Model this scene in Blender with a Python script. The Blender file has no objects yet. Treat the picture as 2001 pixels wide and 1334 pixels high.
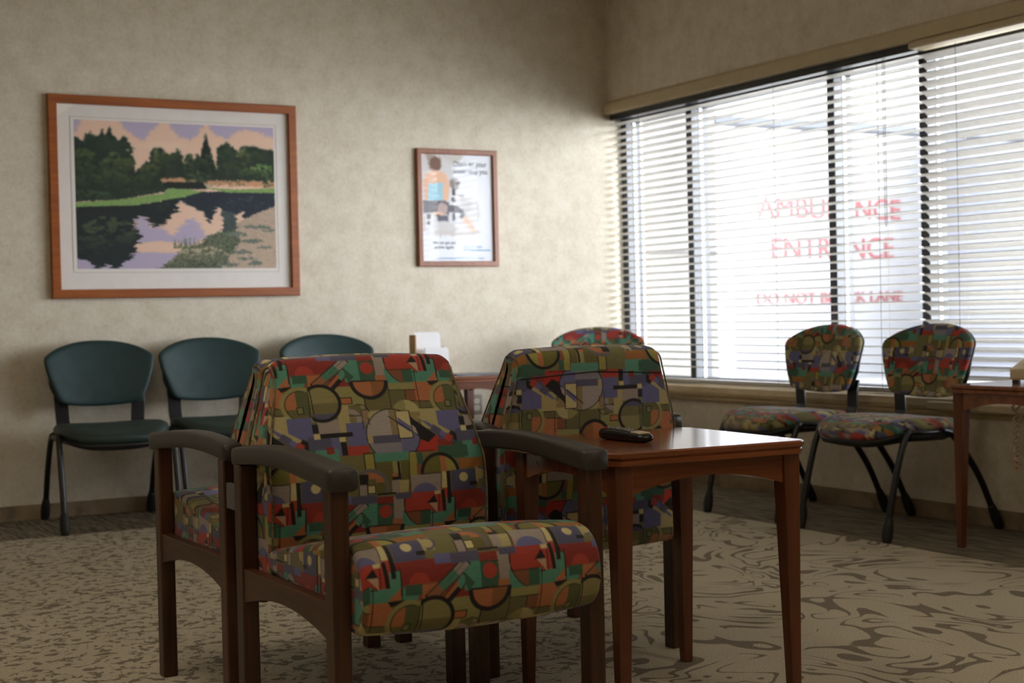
import bpy, math, random
import numpy as np
from mathutils import Matrix, Vector
sc = bpy.context.scene
COL = sc.collection
random.seed(7); RNG = np.random.default_rng(11)
R_ = math.radians

# ------------------------------------------------------------------ camera
H = 0.97
def make_camera(f_px=2900., yaw=29.2, pitch=-1.0, roll=-1.3):
    yaw, pitch, roll = R_(yaw), R_(pitch), R_(roll)
    fw = Vector((math.sin(yaw)*math.cos(pitch), math.cos(yaw)*math.cos(pitch), math.sin(pitch)))
    rt = Vector((math.cos(yaw), -math.sin(yaw), 0)); up = rt.cross(fw)
    r2 = rt*math.cos(roll) + up*math.sin(roll); u2 = up*math.cos(roll) - rt*math.sin(roll)
    cd = bpy.data.cameras.new('camera'); co = bpy.data.objects.new('camera', cd); COL.objects.link(co)
    m = Matrix((r2, u2, -fw)).transposed().to_4x4(); m.translation = (0, 0, H)
    co.matrix_world = m
    cd.sensor_width = 36.; cd.lens = f_px/2001*36.; cd.clip_start = .05; cd.clip_end = 300
    cd.dof.use_dof = True; cd.dof.focus_distance = 3.75; cd.dof.aperture_fstop = 5.0
    sc.camera = co
make_camera()

# ------------------------------------------------------------------ world, lamps, exposure
SKY = 2.6
w = bpy.data.worlds.new('overcast_sky'); sc.world = w; w.use_nodes = True
bg = w.node_tree.nodes['Background']; bg.inputs[0].default_value = (.87, .925, 1.0, 1); bg.inputs[1].default_value = SKY
def hazy_side(direction, lo, hi, gain):
    # the sky is brighter round the veiled sun, off to the -Y side of the forecourt
    nt = w.node_tree; tc = nt.nodes.new('ShaderNodeTexCoord'); d = nt.nodes.new('ShaderNodeVectorMath'); d.operation = 'DOT_PRODUCT'
    d.inputs[1].default_value = Vector(direction).normalized(); mr = nt.nodes.new('ShaderNodeMapRange'); mr.interpolation_type = 'SMOOTHSTEP'
    for k, v in (('From Min', lo), ('From Max', hi), ('To Min', SKY), ('To Max', SKY+gain)): mr.inputs[k].default_value = v
    nt.links.new(tc.outputs['Generated'], d.inputs[0]); nt.links.new(d.outputs['Value'], mr.inputs['Value']); nt.links.new(mr.outputs[0], bg.inputs[1])
hazy_side((.62, -.75, .22), .72, .97, 28.)
def area(name, loc, rot, sx, sy, power, col, portal=False):
    l = bpy.data.lights.new(name, 'AREA'); l.shape = 'RECTANGLE'; l.size = sx; l.size_y = sy
    l.energy = power; l.color = col
    o = bpy.data.objects.new(name, l); COL.objects.link(o); o.location = loc; o.rotation_euler = rot
    if portal: l.cycles.is_portal = True
    return o
def sun(direction, strength, col):
    l = bpy.data.lights.new('sun', 'SUN'); l.energy = strength; l.angle = R_(1.0); l.color = col
    o = bpy.data.objects.new('sun', l); COL.objects.link(o)
    o.rotation_euler = (-Vector(direction)).to_track_quat('-Z', 'Y').to_euler()
sun((-.04, .58, .81), 18., (1.0, .97, .93))   # from behind the building: lights the forecourt, never the room
area('window_portal', (5.30, 4.85, 1.38), (0, R_(90), 0), 1.75, 5.7, 1, (1, 1, 1), True)
vs = sc.view_settings
vs.view_transform = 'Standard'; vs.look = 'None'; vs.gamma = 1; vs.use_curve_mapping = False; vs.exposure = 0.0
LAMP = 7.2   # strength of the ceiling lamps
cy = sc.cycles
cy.max_bounces = 10; cy.diffuse_bounces = 6; cy.glossy_bounces = 4; cy.transparent_max_bounces = 16
cy.sample_clamp_indirect = 6; cy.caustics_reflective = False; cy.caustics_refractive = False

# ------------------------------------------------------------------ helpers
def lin(c):
    a = np.asarray(c, float)/255.
    return np.where(a <= .04045, a/12.92, ((a+.055)/1.055)**2.4)
def l4(c): return tuple(float(x) for x in lin(c)) + (1.,)
def newmat(name):
    m = bpy.data.materials.new(name); m.use_nodes = True
    nt = m.node_tree; return m, nt, nt.nodes['Principled BSDF']
def N(nt, typ, **kw):
    n = nt.nodes.new(typ)
    for k, v in kw.items(): setattr(n, k, v)
    return n
def ramp(nt, fac, stops):
    r = N(nt, 'ShaderNodeValToRGB'); e = r.color_ramp.elements
    while len(e) < len(stops): e.new(.5)
    for x, (p, c) in zip(e, stops): x.position = p; x.color = c
    nt.links.new(fac, r.inputs[0]); return r.outputs[0]
def coords(nt, kind='Object', scale=(1, 1, 1), rot=(0, 0, 0)):
    t = N(nt, 'ShaderNodeTexCoord'); mp = N(nt, 'ShaderNodeMapping')
    mp.inputs['Scale'].default_value = scale; mp.inputs['Rotation'].default_value = rot
    nt.links.new(t.outputs[kind], mp.inputs[0]); return mp.outputs[0]
def noise(nt, vec, scale, detail=3, rough=.5, dist=0):
    n = N(nt, 'ShaderNodeTexNoise'); n.inputs['Scale'].default_value = scale; n.inputs['Detail'].default_value = detail
    n.inputs['Roughness'].default_value = rough; n.inputs['Distortion'].default_value = dist
    nt.links.new(vec, n.inputs['Vector']); return n.outputs[0]
def math_(nt, op, a, b=None, c=None):
    n = N(nt, 'ShaderNodeMath', operation=op)
    for i, x in enumerate((a, b, c)):
        if x is None: continue
        if isinstance(x, (int, float)): n.inputs[i].default_value = x
        else: nt.links.new(x, n.inputs[i])
    return n.outputs[0]
def mixc(nt, fac, a, b):
    n = N(nt, 'ShaderNodeMix', data_type='RGBA')
    for i, x in ((0, fac), (6, a), (7, b)):
        if isinstance(x, (int, float)): n.inputs[i].default_value = x
        elif isinstance(x, tuple): n.inputs[i].default_value = x
        else: nt.links.new(x, n.inputs[i])
    return n.outputs[2]
def bump(nt, bsdf, hgt, strength=.2, dist=.002):
    b = N(nt, 'ShaderNodeBump'); b.inputs['Strength'].default_value = strength; b.inputs['Distance'].default_value = dist
    nt.links.new(hgt, b.inputs['Height']); nt.links.new(b.outputs[0], bsdf.inputs['Normal'])
def plain(name, c, rough=.5, metal=0, var=.06, scale=20, spec=None, coat=0, bmp=0):
    m, nt, b = newmat(name); v = coords(nt); n = noise(nt, v, scale, 4)
    c = np.asarray(c, float)
    lo, hi = l4(np.clip(c*(1-var), 0, 255)), l4(np.clip(c*(1+var), 0, 255))
    nt.links.new(ramp(nt, n, [(.3, lo), (.7, hi)]), b.inputs['Base Color'])
    b.inputs['Roughness'].default_value = rough; b.inputs['Metallic'].default_value = metal
    if spec is not None: b.inputs['Specular IOR Level'].default_value = spec
    b.inputs['Coat Weight'].default_value = coat; b.inputs['Coat Roughness'].default_value = .08
    if bmp: bump(nt, b, n, bmp)
    return m
def wood(name, c1, c2, rough=.4, axis=2, coat=.0, scale=1.0):
    m, nt, b = newmat(name)
    s = [38*scale]*3; s[axis] = 2.2*scale
    v = coords(nt, scale=tuple(s)); n = noise(nt, v, 1.0, 5, .6, .6)
    s2 = [160*scale]*3; s2[axis] = 6*scale
    n2 = noise(nt, coords(nt, scale=tuple(s2)), 1.0, 2)
    f = math_(nt, 'ADD', math_(nt, 'MULTIPLY', n, .75), math_(nt, 'MULTIPLY', n2, .25))
    nt.links.new(ramp(nt, f, [(.32, l4(c1)), (.68, l4(c2))]), b.inputs['Base Color'])
    b.inputs['Roughness'].default_value = rough
    b.inputs['Coat Weight'].default_value = coat; b.inputs['Coat Roughness'].default_value = .12
    return m
def glassmat(name, tint=(1, 1, 1, 1), ior=1.5):
    m = bpy.data.materials.new(name); m.use_nodes = True; nt = m.node_tree; nt.nodes.clear()
    out = N(nt, 'ShaderNodeOutputMaterial'); mx = N(nt, 'ShaderNodeMixShader')
    tr = N(nt, 'ShaderNodeBsdfTransparent'); gl = N(nt, 'ShaderNodeBsdfGlossy'); fr = N(nt, 'ShaderNodeFresnel')
    tr.inputs[0].default_value = tint; gl.inputs['Roughness'].default_value = .02; fr.inputs[0].default_value = ior
    ge = N(nt, 'ShaderNodeNewGeometry')
    nt.links.new(math_(nt, 'MULTIPLY', fr.outputs[0], math_(nt, 'SUBTRACT', 1.0, ge.outputs['Backfacing'])), mx.inputs[0]); nt.links.new(tr.outputs[0], mx.inputs[1]); nt.links.new(gl.outputs[0], mx.inputs[2])
    nt.links.new(mx.outputs[0], out.inputs[0]); return m

class MB:
    """collects shapes of one part into one mesh"""
    def __init__(s): s.v = []; s.f = []; s.m = []
    def add(s, v, f, m=0):
        o = len(s.v); s.v += [tuple(p) for p in v]; s.f += [tuple(i+o for i in q) for q in f]; s.m += [m]*len(f); return s
    def box(s, a, b, m=0, tf=None):
        x0, y0, z0 = a; x1, y1, z1 = b
        v = [(x0,y0,z0),(x1,y0,z0),(x1,y1,z0),(x0,y1,z0),(x0,y0,z1),(x1,y0,z1),(x1,y1,z1),(x0,y1,z1)]
        if tf: v = [tf(p) for p in v]
        return s.add(v, [(0,3,2,1),(4,5,6,7),(0,1,5,4),(1,2,6,5),(2,3,7,6),(3,0,4,7)], m)
    def prism(s, poly, axis, a, b, m=0):
        """extrude polygon (2-D) along axis from a to b"""
        n = len(poly); v = []
        for t in (a, b):
            for p, q in poly:
                v.append((t,p,q) if axis == 0 else (p,t,q) if axis == 1 else (p,q,t))
        f = [tuple(range(n-1,-1,-1)), tuple(range(n, 2*n))] + [(i,(i+1)%n,n+(i+1)%n,n+i) for i in range(n)]
        return s.add(v, f, m)
    def tube(s, pts, r, seg=12, m=0, cap=True):
        pts = [Vector(p) for p in pts]; rs = r if isinstance(r, (list, tuple)) else [r]*len(pts)
        v = []; prev = None
        for i, p in enumerate(pts):
            t = (pts[min(i+1, len(pts)-1)] - pts[max(i-1, 0)]).normalized()
            if prev is None:
                a = Vector((0,0,1)) if abs(t.z) < .9 else Vector((1,0,0)); n = t.cross(a).normalized()
            else: n = (prev - t*prev.dot(t)).normalized()
            prev = n; bb = t.cross(n)
            for k in range(seg):
                g = 2*math.pi*k/seg; v.append(p + (n*math.cos(g) + bb*math.sin(g))*rs[i])
        f = [(i*seg+k, i*seg+(k+1)%seg, (i+1)*seg+(k+1)%seg, (i+1)*seg+k) for i in range(len(pts)-1) for k in range(seg)]
        if cap: f += [tuple(range(seg-1,-1,-1)), tuple((len(pts)-1)*seg+k for k in range(seg))]
        return s.add(v, f, m)
    def strip(s, pts, wid, thk, m=0, side=(1,0,0)):
        """flat bar swept along pts; wid along 'side'"""
        pts = [Vector(p) for p in pts]; sd = Vector(side); v = []
        for i, p in enumerate(pts):
            t = (pts[min(i+1, len(pts)-1)] - pts[max(i-1, 0)]).normalized(); n = t.cross(sd).normalized()
            for a, b in ((-1,-1),(1,-1),(1,1),(-1,1)): v.append(p + sd*(a*wid/2) + n*(b*thk/2))
        f = [(i*4+k, i*4+(k+1)%4, i*4+4+(k+1)%4, i*4+4+k) for i in range(len(pts)-1) for k in range(4)]
        f += [(3,2,1,0), tuple((len(pts)-1)*4+k for k in range(4))]
        return s.add(v, f, m)
    def build(s, name, mats, parent=None, smooth=False, bevel=0, seg=2, loc=None):
        me = bpy.data.meshes.new(name); me.from_pydata(s.v, [], s.f)
        mats = mats if isinstance(mats, (list, tuple)) else [mats]
        for x in mats: me.materials.append(x)
        if len(mats) > 1: me.polygons.foreach_set('material_index', s.m)
        import bmesh
        bm = bmesh.new(); bm.from_mesh(me); bmesh.ops.recalc_face_normals(bm, faces=bm.faces); bm.to_mesh(me); bm.free()
        if smooth: me.polygons.foreach_set('use_smooth', [True]*len(me.polygons))
        me.update()
        o = bpy.data.objects.new(name, me); COL.objects.link(o); o.parent = parent
        if loc: o.location = loc
        if bevel:
            b = o.modifiers.new('bevel', 'BEVEL'); b.width = bevel; b.segments = seg; b.limit_method = 'ANGLE'; b.angle_limit = R_(40)
            b.harden_normals = False
        return o
def tag(o, label=None, cat=None, group=None, kind=None):
    if label: o['label'] = label
    if cat: o['category'] = cat
    if group: o['group'] = group
    if kind: o['kind'] = kind
    return o
def thing(name, label, cat, loc=(0,0,0), rz=0, group=None):
    o = bpy.data.objects.new(name, None); COL.objects.link(o); o.location = loc; o.rotation_euler = (0, 0, rz); o.empty_display_size = .1
    return tag(o, label, cat, group)
def struct(o): o['kind'] = 'structure'; return o
def copy_tree(o, parent=None):
    c = o.copy(); COL.objects.link(c)
    if parent: c.parent = parent
    for ch in list(o.children): copy_tree(ch, c)
    return c
def grid_object(name, P, mat, parent, colors=None, smooth=True, closed_u=False):
    """P: (n,m,3) array -> quad mesh, optional per-vertex colour"""
    n, m, _ = P.shape
    me = bpy.data.meshes.new(name)
    i, j = np.meshgrid(np.arange(n if closed_u else n-1), np.arange(m-1), indexing='ij')
    i2 = (i+1) % n
    q = np.stack([i*m+j, i2*m+j, i2*m+j+1, i*m+j+1], -1).reshape(-1, 4)
    me.vertices.add(n*m); me.vertices.foreach_set('co', P.astype(np.float32).ravel())
    me.loops.add(q.size); me.loops.foreach_set('vertex_index', q.astype(np.int32).ravel())
    me.polygons.add(len(q)); me.polygons.foreach_set('loop_start', np.arange(0, q.size, 4, dtype=np.int32))
    me.polygons.foreach_set('loop_total', np.full(len(q), 4, dtype=np.int32))
    me.polygons.foreach_set('use_smooth', np.full(len(q), smooth))
    me.update(calc_edges=True); me.validate()
    if colors is not None:
        a = me.color_attributes.new('pattern', 'FLOAT_COLOR', 'POINT')
        c = np.ones((n*m, 4), np.float32); c[:, :3] = colors.reshape(-1, 3); a.data.foreach_set('color', c.ravel())
    me.materials.append(mat)
    o = bpy.data.objects.new(name, me); COL.objects.link(o); o.parent = parent
    return o

# ------------------------------------------------------------------ materials
def wallpaper():
    m, nt, b = newmat('mottled_wallpaper'); v = coords(nt)
    n1 = noise(nt, v, 9, 5, .6); n2 = noise(nt, v, 55, 4, .6); n3 = noise(nt, coords(nt, scale=(1, 1, .25)), 160, 2)
    f = math_(nt, 'ADD', math_(nt, 'MULTIPLY', n1, .5), math_(nt, 'ADD', math_(nt, 'MULTIPLY', n2, .35), math_(nt, 'MULTIPLY', n3, .15)))
    nt.links.new(ramp(nt, f, [(.36, l4((196, 184, 162))), (.5, l4((210, 200, 180))), (.64, l4((220, 212, 196)))]), b.inputs['Base Color'])
    b.inputs['Roughness'].default_value = .6; b.inputs['Specular IOR Level'].default_value = .3
    bump(nt, b, n3, .15, .001); return m
def carpet():
    m, nt, b = newmat('patterned_carpet')
    g = N(nt, 'ShaderNodeNewGeometry'); pos = g.outputs['Position']
    sp = N(nt, 'ShaderNodeSeparateXYZ'); nt.links.new(pos, sp.inputs[0]); X, Y = sp.outputs[0], sp.outputs[1]
    def mapped(scale, rot=0, loc=(0,0,0)):
        mp = N(nt, 'ShaderNodeMapping'); mp.inputs['Scale'].default_value = scale; mp.inputs['Rotation'].default_value = (0, 0, rot); mp.inputs['Location'].default_value = loc
        nt.links.new(pos, mp.inputs[0]); return mp.outputs[0]
    def band(n, c, wd): return math_(nt, 'LESS_THAN', math_(nt, 'ABSOLUTE', math_(nt, 'SUBTRACT', n, c)), wd)
    pile = math_(nt, 'MULTIPLY_ADD', math_(nt, 'SUBTRACT', noise(nt, mapped((1,1,1)), 210, 2, .7), .5), 2.6, .5)
    # short broken squiggles
    a = math_(nt, 'ADD', noise(nt, mapped((1, 1.1, 1), .3), 15, 1.5, .5, 1.2), math_(nt, 'MULTIPLY', pile, .012)); k = noise(nt, mapped((1,1,1), 0, (3,5,1)), 24, 1.5)
    d1 = math_(nt, 'MULTIPLY', math_(nt, 'LESS_THAN', math_(nt, 'ABSOLUTE', math_(nt, 'SUBTRACT', a, .5)), math_(nt, 'MULTIPLY', math_(nt, 'SUBTRACT', k, .43), .42)), 1)
    # large leaf scrolls
    s = noise(nt, mapped((1, .8, 1), .5, (1.3,.4,0)), 2.0, 1.0, .4, 2.2); wv = noise(nt, mapped((1,1,1), 0, (7,2,4)), 5, 1)
    fr = math_(nt, 'FRACT', math_(nt, 'MULTIPLY', s, 8.0))
    s = math_(nt, 'ADD', s, math_(nt, 'MULTIPLY', pile, .006)); fr = math_(nt, 'FRACT', math_(nt, 'MULTIPLY', s, 8.0))
    wd = math_(nt, 'MAXIMUM', math_(nt, 'MULTIPLY', math_(nt, 'SUBTRACT', wv, .38), .85), 0.0)
    d2 = math_(nt, 'LESS_THAN', math_(nt, 'ABSOLUTE', math_(nt, 'SUBTRACT', fr, .5)), wd)
    # border: combed stripes
    st = noise(nt, mapped((75, 5, 1), R_(35)), 1.0, 3, .6, .4)
    d3 = ramp(nt, st, [(.40, (0,0,0,1)), (.60, (1,1,1,1))])
    side = math_(nt, 'GREATER_THAN', math_(nt, 'ADD', X, math_(nt, 'MULTIPLY', noise(nt, mapped((1,1,1)), 5, 2), .3)), math_(nt, 'ADD', math_(nt, 'MULTIPLY', Y, .85), -.62))
    f = mixc(nt, side, d1, d2)
    edge = math_(nt, 'MAXIMUM', math_(nt, 'GREATER_THAN', Y, 7.0), math_(nt, 'GREATER_THAN', X, 4.29))
    f = mixc(nt, edge, f, d3)
    tn = noise(nt, mapped((1,1,1)), 3, 2)
    light = mixc(nt, math_(nt, 'ADD', math_(nt, 'MULTIPLY', pile, .8), math_(nt, 'MULTIPLY', tn, .2)), l4((150, 140, 120)), l4((214, 204, 182)))
    dark = mixc(nt, pile, l4((104, 94, 82)), l4((144, 133, 117)))
    lb = mixc(nt, edge, light, mixc(nt, pile, l4((116, 106, 90)), l4((158, 147, 128))))
    db = mixc(nt, edge, dark, mixc(nt, pile, l4((72, 64, 54)), l4((104, 94, 80))))
    nt.links.new(mixc(nt, f, lb, db), b.inputs['Base Color'])
    b.inputs['Roughness'].default_value = .95; b.inputs['Specular IOR Level'].default_value = .1
    bump(nt, b, pile, .5, .004); return m
def attr_mat(name, rough, weave=0, coat=0, spec=.3):
    m, nt, b = newmat(name); at = N(nt, 'ShaderNodeVertexColor'); at.layer_name = 'pattern'
    col = at.outputs[0]
    if weave:
        n = noise(nt, coords(nt, scale=(1, 1, 1)), 700, 2); n2 = noise(nt, coords(nt, scale=(40, 900, 900)), 1, 1)
        f = math_(nt, 'ADD', math_(nt, 'MULTIPLY', n, .5), math_(nt, 'MULTIPLY', n2, .5))
        mx = N(nt, 'ShaderNodeMix', data_type='RGBA', blend_type='MULTIPLY'); mx.inputs[0].default_value = weave
        nt.links.new(col, mx.inputs[6]); nt.links.new(ramp(nt, f, [(.3, (.6,.6,.6,1)), (.65, (1.15,1.15,1.15,1))]), mx.inputs[7]); col = mx.outputs[2]
        bump(nt, b, f, .25, .001); b.inputs['Sheen Weight'].default_value = .15
    nt.links.new(col, b.inputs['Base Color']); b.inputs['Roughness'].default_value = rough
    b.inputs['Specular IOR Level'].default_value = spec; b.inputs['Coat Weight'].default_value = coat; b.inputs['Coat Roughness'].default_value = .03
    return m
def vinyl(name, c, rough=.45):
    m, nt, b = newmat(name); v = coords(nt); n = noise(nt, v, 420, 3); n2 = noise(nt, v, 14, 2)
    c = np.asarray(c, float)
    nt.links.new(ramp(nt, n2, [(.35, l4(c*.93)), (.65, l4(c*1.06))]), b.inputs['Base Color'])
    b.inputs['Roughness'].default_value = rough; bump(nt, b, n, .25, .0008); return m
def baseboard_mat():
    m, nt, b = newmat('mottled_vinyl_base'); v = coords(nt)
    n = noise(nt, v, 7, 5, .6, .5)
    br = N(nt, 'ShaderNodeTexBrick'); br.offset = 0
    nt.links.new(ramp(nt, n, [(.35, l4((112, 95, 74))), (.5, l4((138, 118, 92))), (.65, l4((150, 132, 108)))]), b.inputs['Base Color'])
    b.inputs['Roughness'].default_value = .5; return m
def slat_mat():
    m, nt, b = newmat('white_blind_slats')
    n = noise(nt, coords(nt), 30, 2)
    nt.links.new(ramp(nt, n, [(.3, l4((192, 189, 183))), (.7, l4((202, 199, 194)))]), b.inputs['Base Color'])
    b.inputs['Roughness'].default_value = .35
    out = [x for x in nt.nodes if x.type == 'OUTPUT_MATERIAL'][0]
    tr = N(nt, 'ShaderNodeBsdfTranslucent'); tr.inputs[0].default_value = (.85, .87, .95, 1)
    mx = N(nt, 'ShaderNodeMixShader'); mx.inputs[0].default_value = .05
    nt.links.new(b.outputs[0], mx.inputs[1]); nt.links.new(tr.outputs[0], mx.inputs[2]); nt.links.new(mx.outputs[0], out.inputs[0])
    return m
M = dict(
    wall=wallpaper(), carpet=carpet(), base=baseboard_mat(), slat=slat_mat(),
    ceil=plain('ceiling_white', (225, 220, 208), .9, var=.03, scale=60),
    trim=plain('cream_trim', (188, 172, 140), .45, var=.03, scale=12),
    sillw=plain('sill_wood_paint', (196, 176, 138), .4, var=.05, scale=10),
    whitesill=plain('white_sill', (225, 222, 216), .4, var=.02),
    bronze=plain('dark_bronze_frame', (26, 26, 28), .45, var=.1),
    alu=plain('grey_anodised_frame', (36, 38, 43), .4, var=.06),
    bead=plain('pale_glazing_bead', (240, 240, 236), .4, var=.02),
    glass=glassmat('window_glass'), pane=glassmat('picture_glass', ior=1.24),
    fabric=attr_mat('geometric_upholstery', .85, .55), print=attr_mat('printed_paper', .7),
    teal=vinyl('dark_teal_vinyl', (20, 52, 52), .55), teal_lit=vinyl('teal_vinyl_lit', (34, 52, 48), .5),  # seats: same teal vinyl, greyed in colour to imitate light falling on them
    black=plain('black_plastic', (20, 20, 22), .4, var=.15, scale=40), tube=plain('black_tube', (17, 17, 20), .32, var=.1),
    rubber=plain('rubber_glide', (24, 24, 25), .6, var=.1),
    urethane=plain('charcoal_arm_pad', (50, 46, 43), .42, var=.06, scale=60, bmp=.05),
    walnut=wood('dark_walnut', (40, 21, 10), (82, 46, 22), .36), walnuty=wood('dark_walnut_rail', (40, 21, 10), (82, 46, 22), .36, axis=1),
    cherry=wood('cherry_leg', (74, 36, 18), (108, 58, 30), .35), cherryx=wood('cherry_top', (98, 50, 26), (138, 78, 44), .22, axis=0, coat=.6, scale=.7),
    frame=wood('orange_wood_frame', (130, 64, 14), (166, 90, 26), .4, axis=0), frame2=wood('brown_wood_frame', (118, 66, 38), (150, 90, 56), .4, axis=2),
    mat=plain('white_mat_board', (232, 226, 220), .8, var=.01), matedge=plain('mat_bevel', (205, 198, 188), .8, var=.01),
    ink=plain('grey_print_ink', (96, 100, 108), .7, var=.02), inkblue=plain('blue_print_ink', (120, 165, 205), .7, var=.02),
    plate=plain('brushed_outlet_plate', (128, 118, 102), .4, metal=.2, var=.04), socket=plain('ivory_socket', (206, 198, 178), .4, var=.02),
    slot=plain('dark_slot', (20, 18, 16), .6), bracket=plain('grey_bracket', (92, 94, 96), .4, metal=.3, var=.05),
    phone=plain('beige_phone_plastic', (204, 188, 156), .42, var=.02), key=plain('phone_keys', (225, 218, 200), .4, var=.02), cord=plain('tan_cord', (168, 146, 112), .5, var=.05),
    remote=plain('black_remote_plastic', (16, 14, 15), .25, var=.1), rkey=plain('grey_remote_keys', (120, 118, 112), .5, var=.1), rkeyr=plain('red_remote_key', (150, 30, 25), .5), silver=plain('pale_remote_band', (200, 188, 160), .35, var=.05),
    tan=plain('tan_card_holder', (178, 140, 84), .6, var=.05), paper=plain('white_paper', (240, 240, 242), .8, var=.01), maga=plain('magazine_cover', (120, 128, 140), .4, var=.25, scale=8),
    red=plain('red_sign_paint', (164, 92, 92), .6, var=.02), sign=plain('white_fascia', (172, 172, 174), .7, var=.01, scale=3),
    cream_ext=plain('cream_panel', (104, 101, 96), .8, var=.03, scale=4), ext_grey=plain('grey_steel_beam', (62, 66, 74), .6, var=.05), ext_line=plain('panel_joint', (70, 68, 66), .8),
    concrete=plain('pale_concrete', (196, 196, 194), .9, var=.05, scale=2),
    lamp_frame=plain('lamp_white_metal', (225, 225, 222), .5), 
)
def brick_ext():
    m, nt, b = newmat('pale_brick'); br = N(nt, 'ShaderNodeTexBrick')
    nt.links.new(coords(nt, rot=(R_(90), 0, 0)), br.inputs['Vector']); br.inputs['Scale'].default_value = 1.6
    br.inputs['Color1'].default_value = l4((160, 164, 178)); br.inputs['Color2'].default_value = l4((184, 188, 200)); br.inputs['Mortar'].default_value = l4((205, 207, 215))
    br.inputs['Mortar Size'].default_value = .03
    nt.links.new(br.outputs[0], b.inputs['Base Color']); b.inputs['Roughness'].default_value = .9; return m
M['brick'] = brick_ext()
def lampmat():
    m, nt, b = newmat('lamp_lens'); b.inputs['Base Color'].default_value = (.8, .8, .8, 1)
    b.inputs['Emission Color'].default_value = (1.0, .86, .66, 1); b.inputs['Emission Strength'].default_value = LAMP; return m
M['lens'] = lampmat()

# ------------------------------------------------------------------ room shell
D, W = 7.67, 4.99
X0, Y0, ZC = -3.2, -2.6, 3.0
XO = 5.25      # outer face of the window wall
HB, SB = 2.19, .49   # header bottom, sill bottom
struct(MB().box((X0, Y0, -.1), (XO, D+.15, 0)).build('floor', M['carpet']))
struct(MB().box((X0, Y0, ZC), (XO, D+.15, ZC+.1)).build('ceiling', M['ceil']))
struct(MB().box((X0, D, 0), (XO, D+.15, ZC)).build('wall_back', M['wall']))
struct(MB().box((X0-.12, Y0, 0), (X0, D, ZC)).build('wall_left', M['wall']))
struct(MB().box((X0, Y0-.12, 0), (XO, Y0, ZC)).build('wall_front', M['wall']))
wr = MB(); wr.box((W, Y0, 0), (XO, D, SB)); wr.box((W, Y0, HB), (XO, D, ZC)); wr.box((W, Y0, SB), (XO, 2.0, HB))
struct(wr.build('wall_right', M['wall']))
struct(MB().box((X0, D-.008, 0), (W, D, .077)).build('baseboard_back', M['base'], bevel=.003))
bb = MB().box((W-.008, Y0, 0), (W, D-.008, .077))
for y in (6.6, 5.25, 5.06, 3.95): bb.box((W-.0095, y-.0015, 0), (W-.008, y+.0015, .077))
struct(bb.build('baseboard_right', M['base']))
# header trim with small lip, sill with mouldings
struct(MB().prism([(W-.03, HB), (W-.022, HB-.004), (W+.02, HB-.004), (W+.02, HB+.075), (W-.006, HB+.075), (W-.010, HB+.066), (W-.024, HB+.06)], 1, 2.0, D).build('trim_1', M['trim']))
s = MB(); s.prism([(W-.045, SB+.012), (W-.05, SB+.03), (W-.045, SB+.06), (W-.03, SB+.066), (XO-.08, SB+.066), (XO-.08, SB+.012)], 1, 2.0, D)
struct(s.build('window_sill', [M['sillw']]))
struct(MB().prism([(W-.022, SB-.018), (W-.028, SB-.005), (W-.022, SB+.012), (W, SB+.012), (W, SB-.018)], 1, 2.0, D).build('trim_2', M['sillw']))

struct(MB().prism([(W-.075, SB+.010), (W-.08, SB+.018), (W-.08, SB+.044), (W-.072, SB+.05), (W-.03, SB+.05), (W-.03, SB+.010)], 1, 2.0, 4.955).build('trim_3', M['trim'], bevel=.004))

# window_1: frame, mullions, glass
GX = 5.155
wf = MB(); wf.box((5.09, 2.0, SB+.066), (GX+.05, D, SB+.10)); wf.box((5.09, 2.0, HB-.05), (GX+.05, D, HB))
wo = struct(wf.build('window_1', M['bronze']))
def mullion(y, wd=.054):
    m = MB(); m.box((5.088, y-wd/2, SB+.066), (5.094, y+wd/2, HB), 0)
    m.box((5.094, y-wd/2, SB+.066), (GX-.012, y+wd/2, HB), 1)
    m.box((GX-.012, y-wd/2-.003, SB+.066), (GX+.006, y+wd/2+.003, HB), 2)
    m.box((GX+.006, y-wd/2, SB+.066), (GX+.045, y+wd/2, HB), 1)
    m.build('mullion', [M['bronze'], M['alu'], M['bead']], wo)
for y in (6.963, 5.756, 5.117, 3.6): mullion(y)
m = MB(); m.box((5.088, 7.61, SB+.066), (5.094, D, HB), 0); m.box((5.094, 7.62, SB+.066), (GX-.012, D, HB), 1); m.box((GX-.012, 7.615, SB+.066), (GX+.006, D, HB), 2); m.box((GX+.006, 7.62, SB+.066), (GX+.045, D, HB), 1)
m.build('jamb', [M['bronze'], M['alu'], M['bead']], wo)
MB().box((GX-.003, 2.0, SB+.08), (GX+.003, D-.02, HB-.03)).build('glass_pane', M['glass'], wo)

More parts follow.
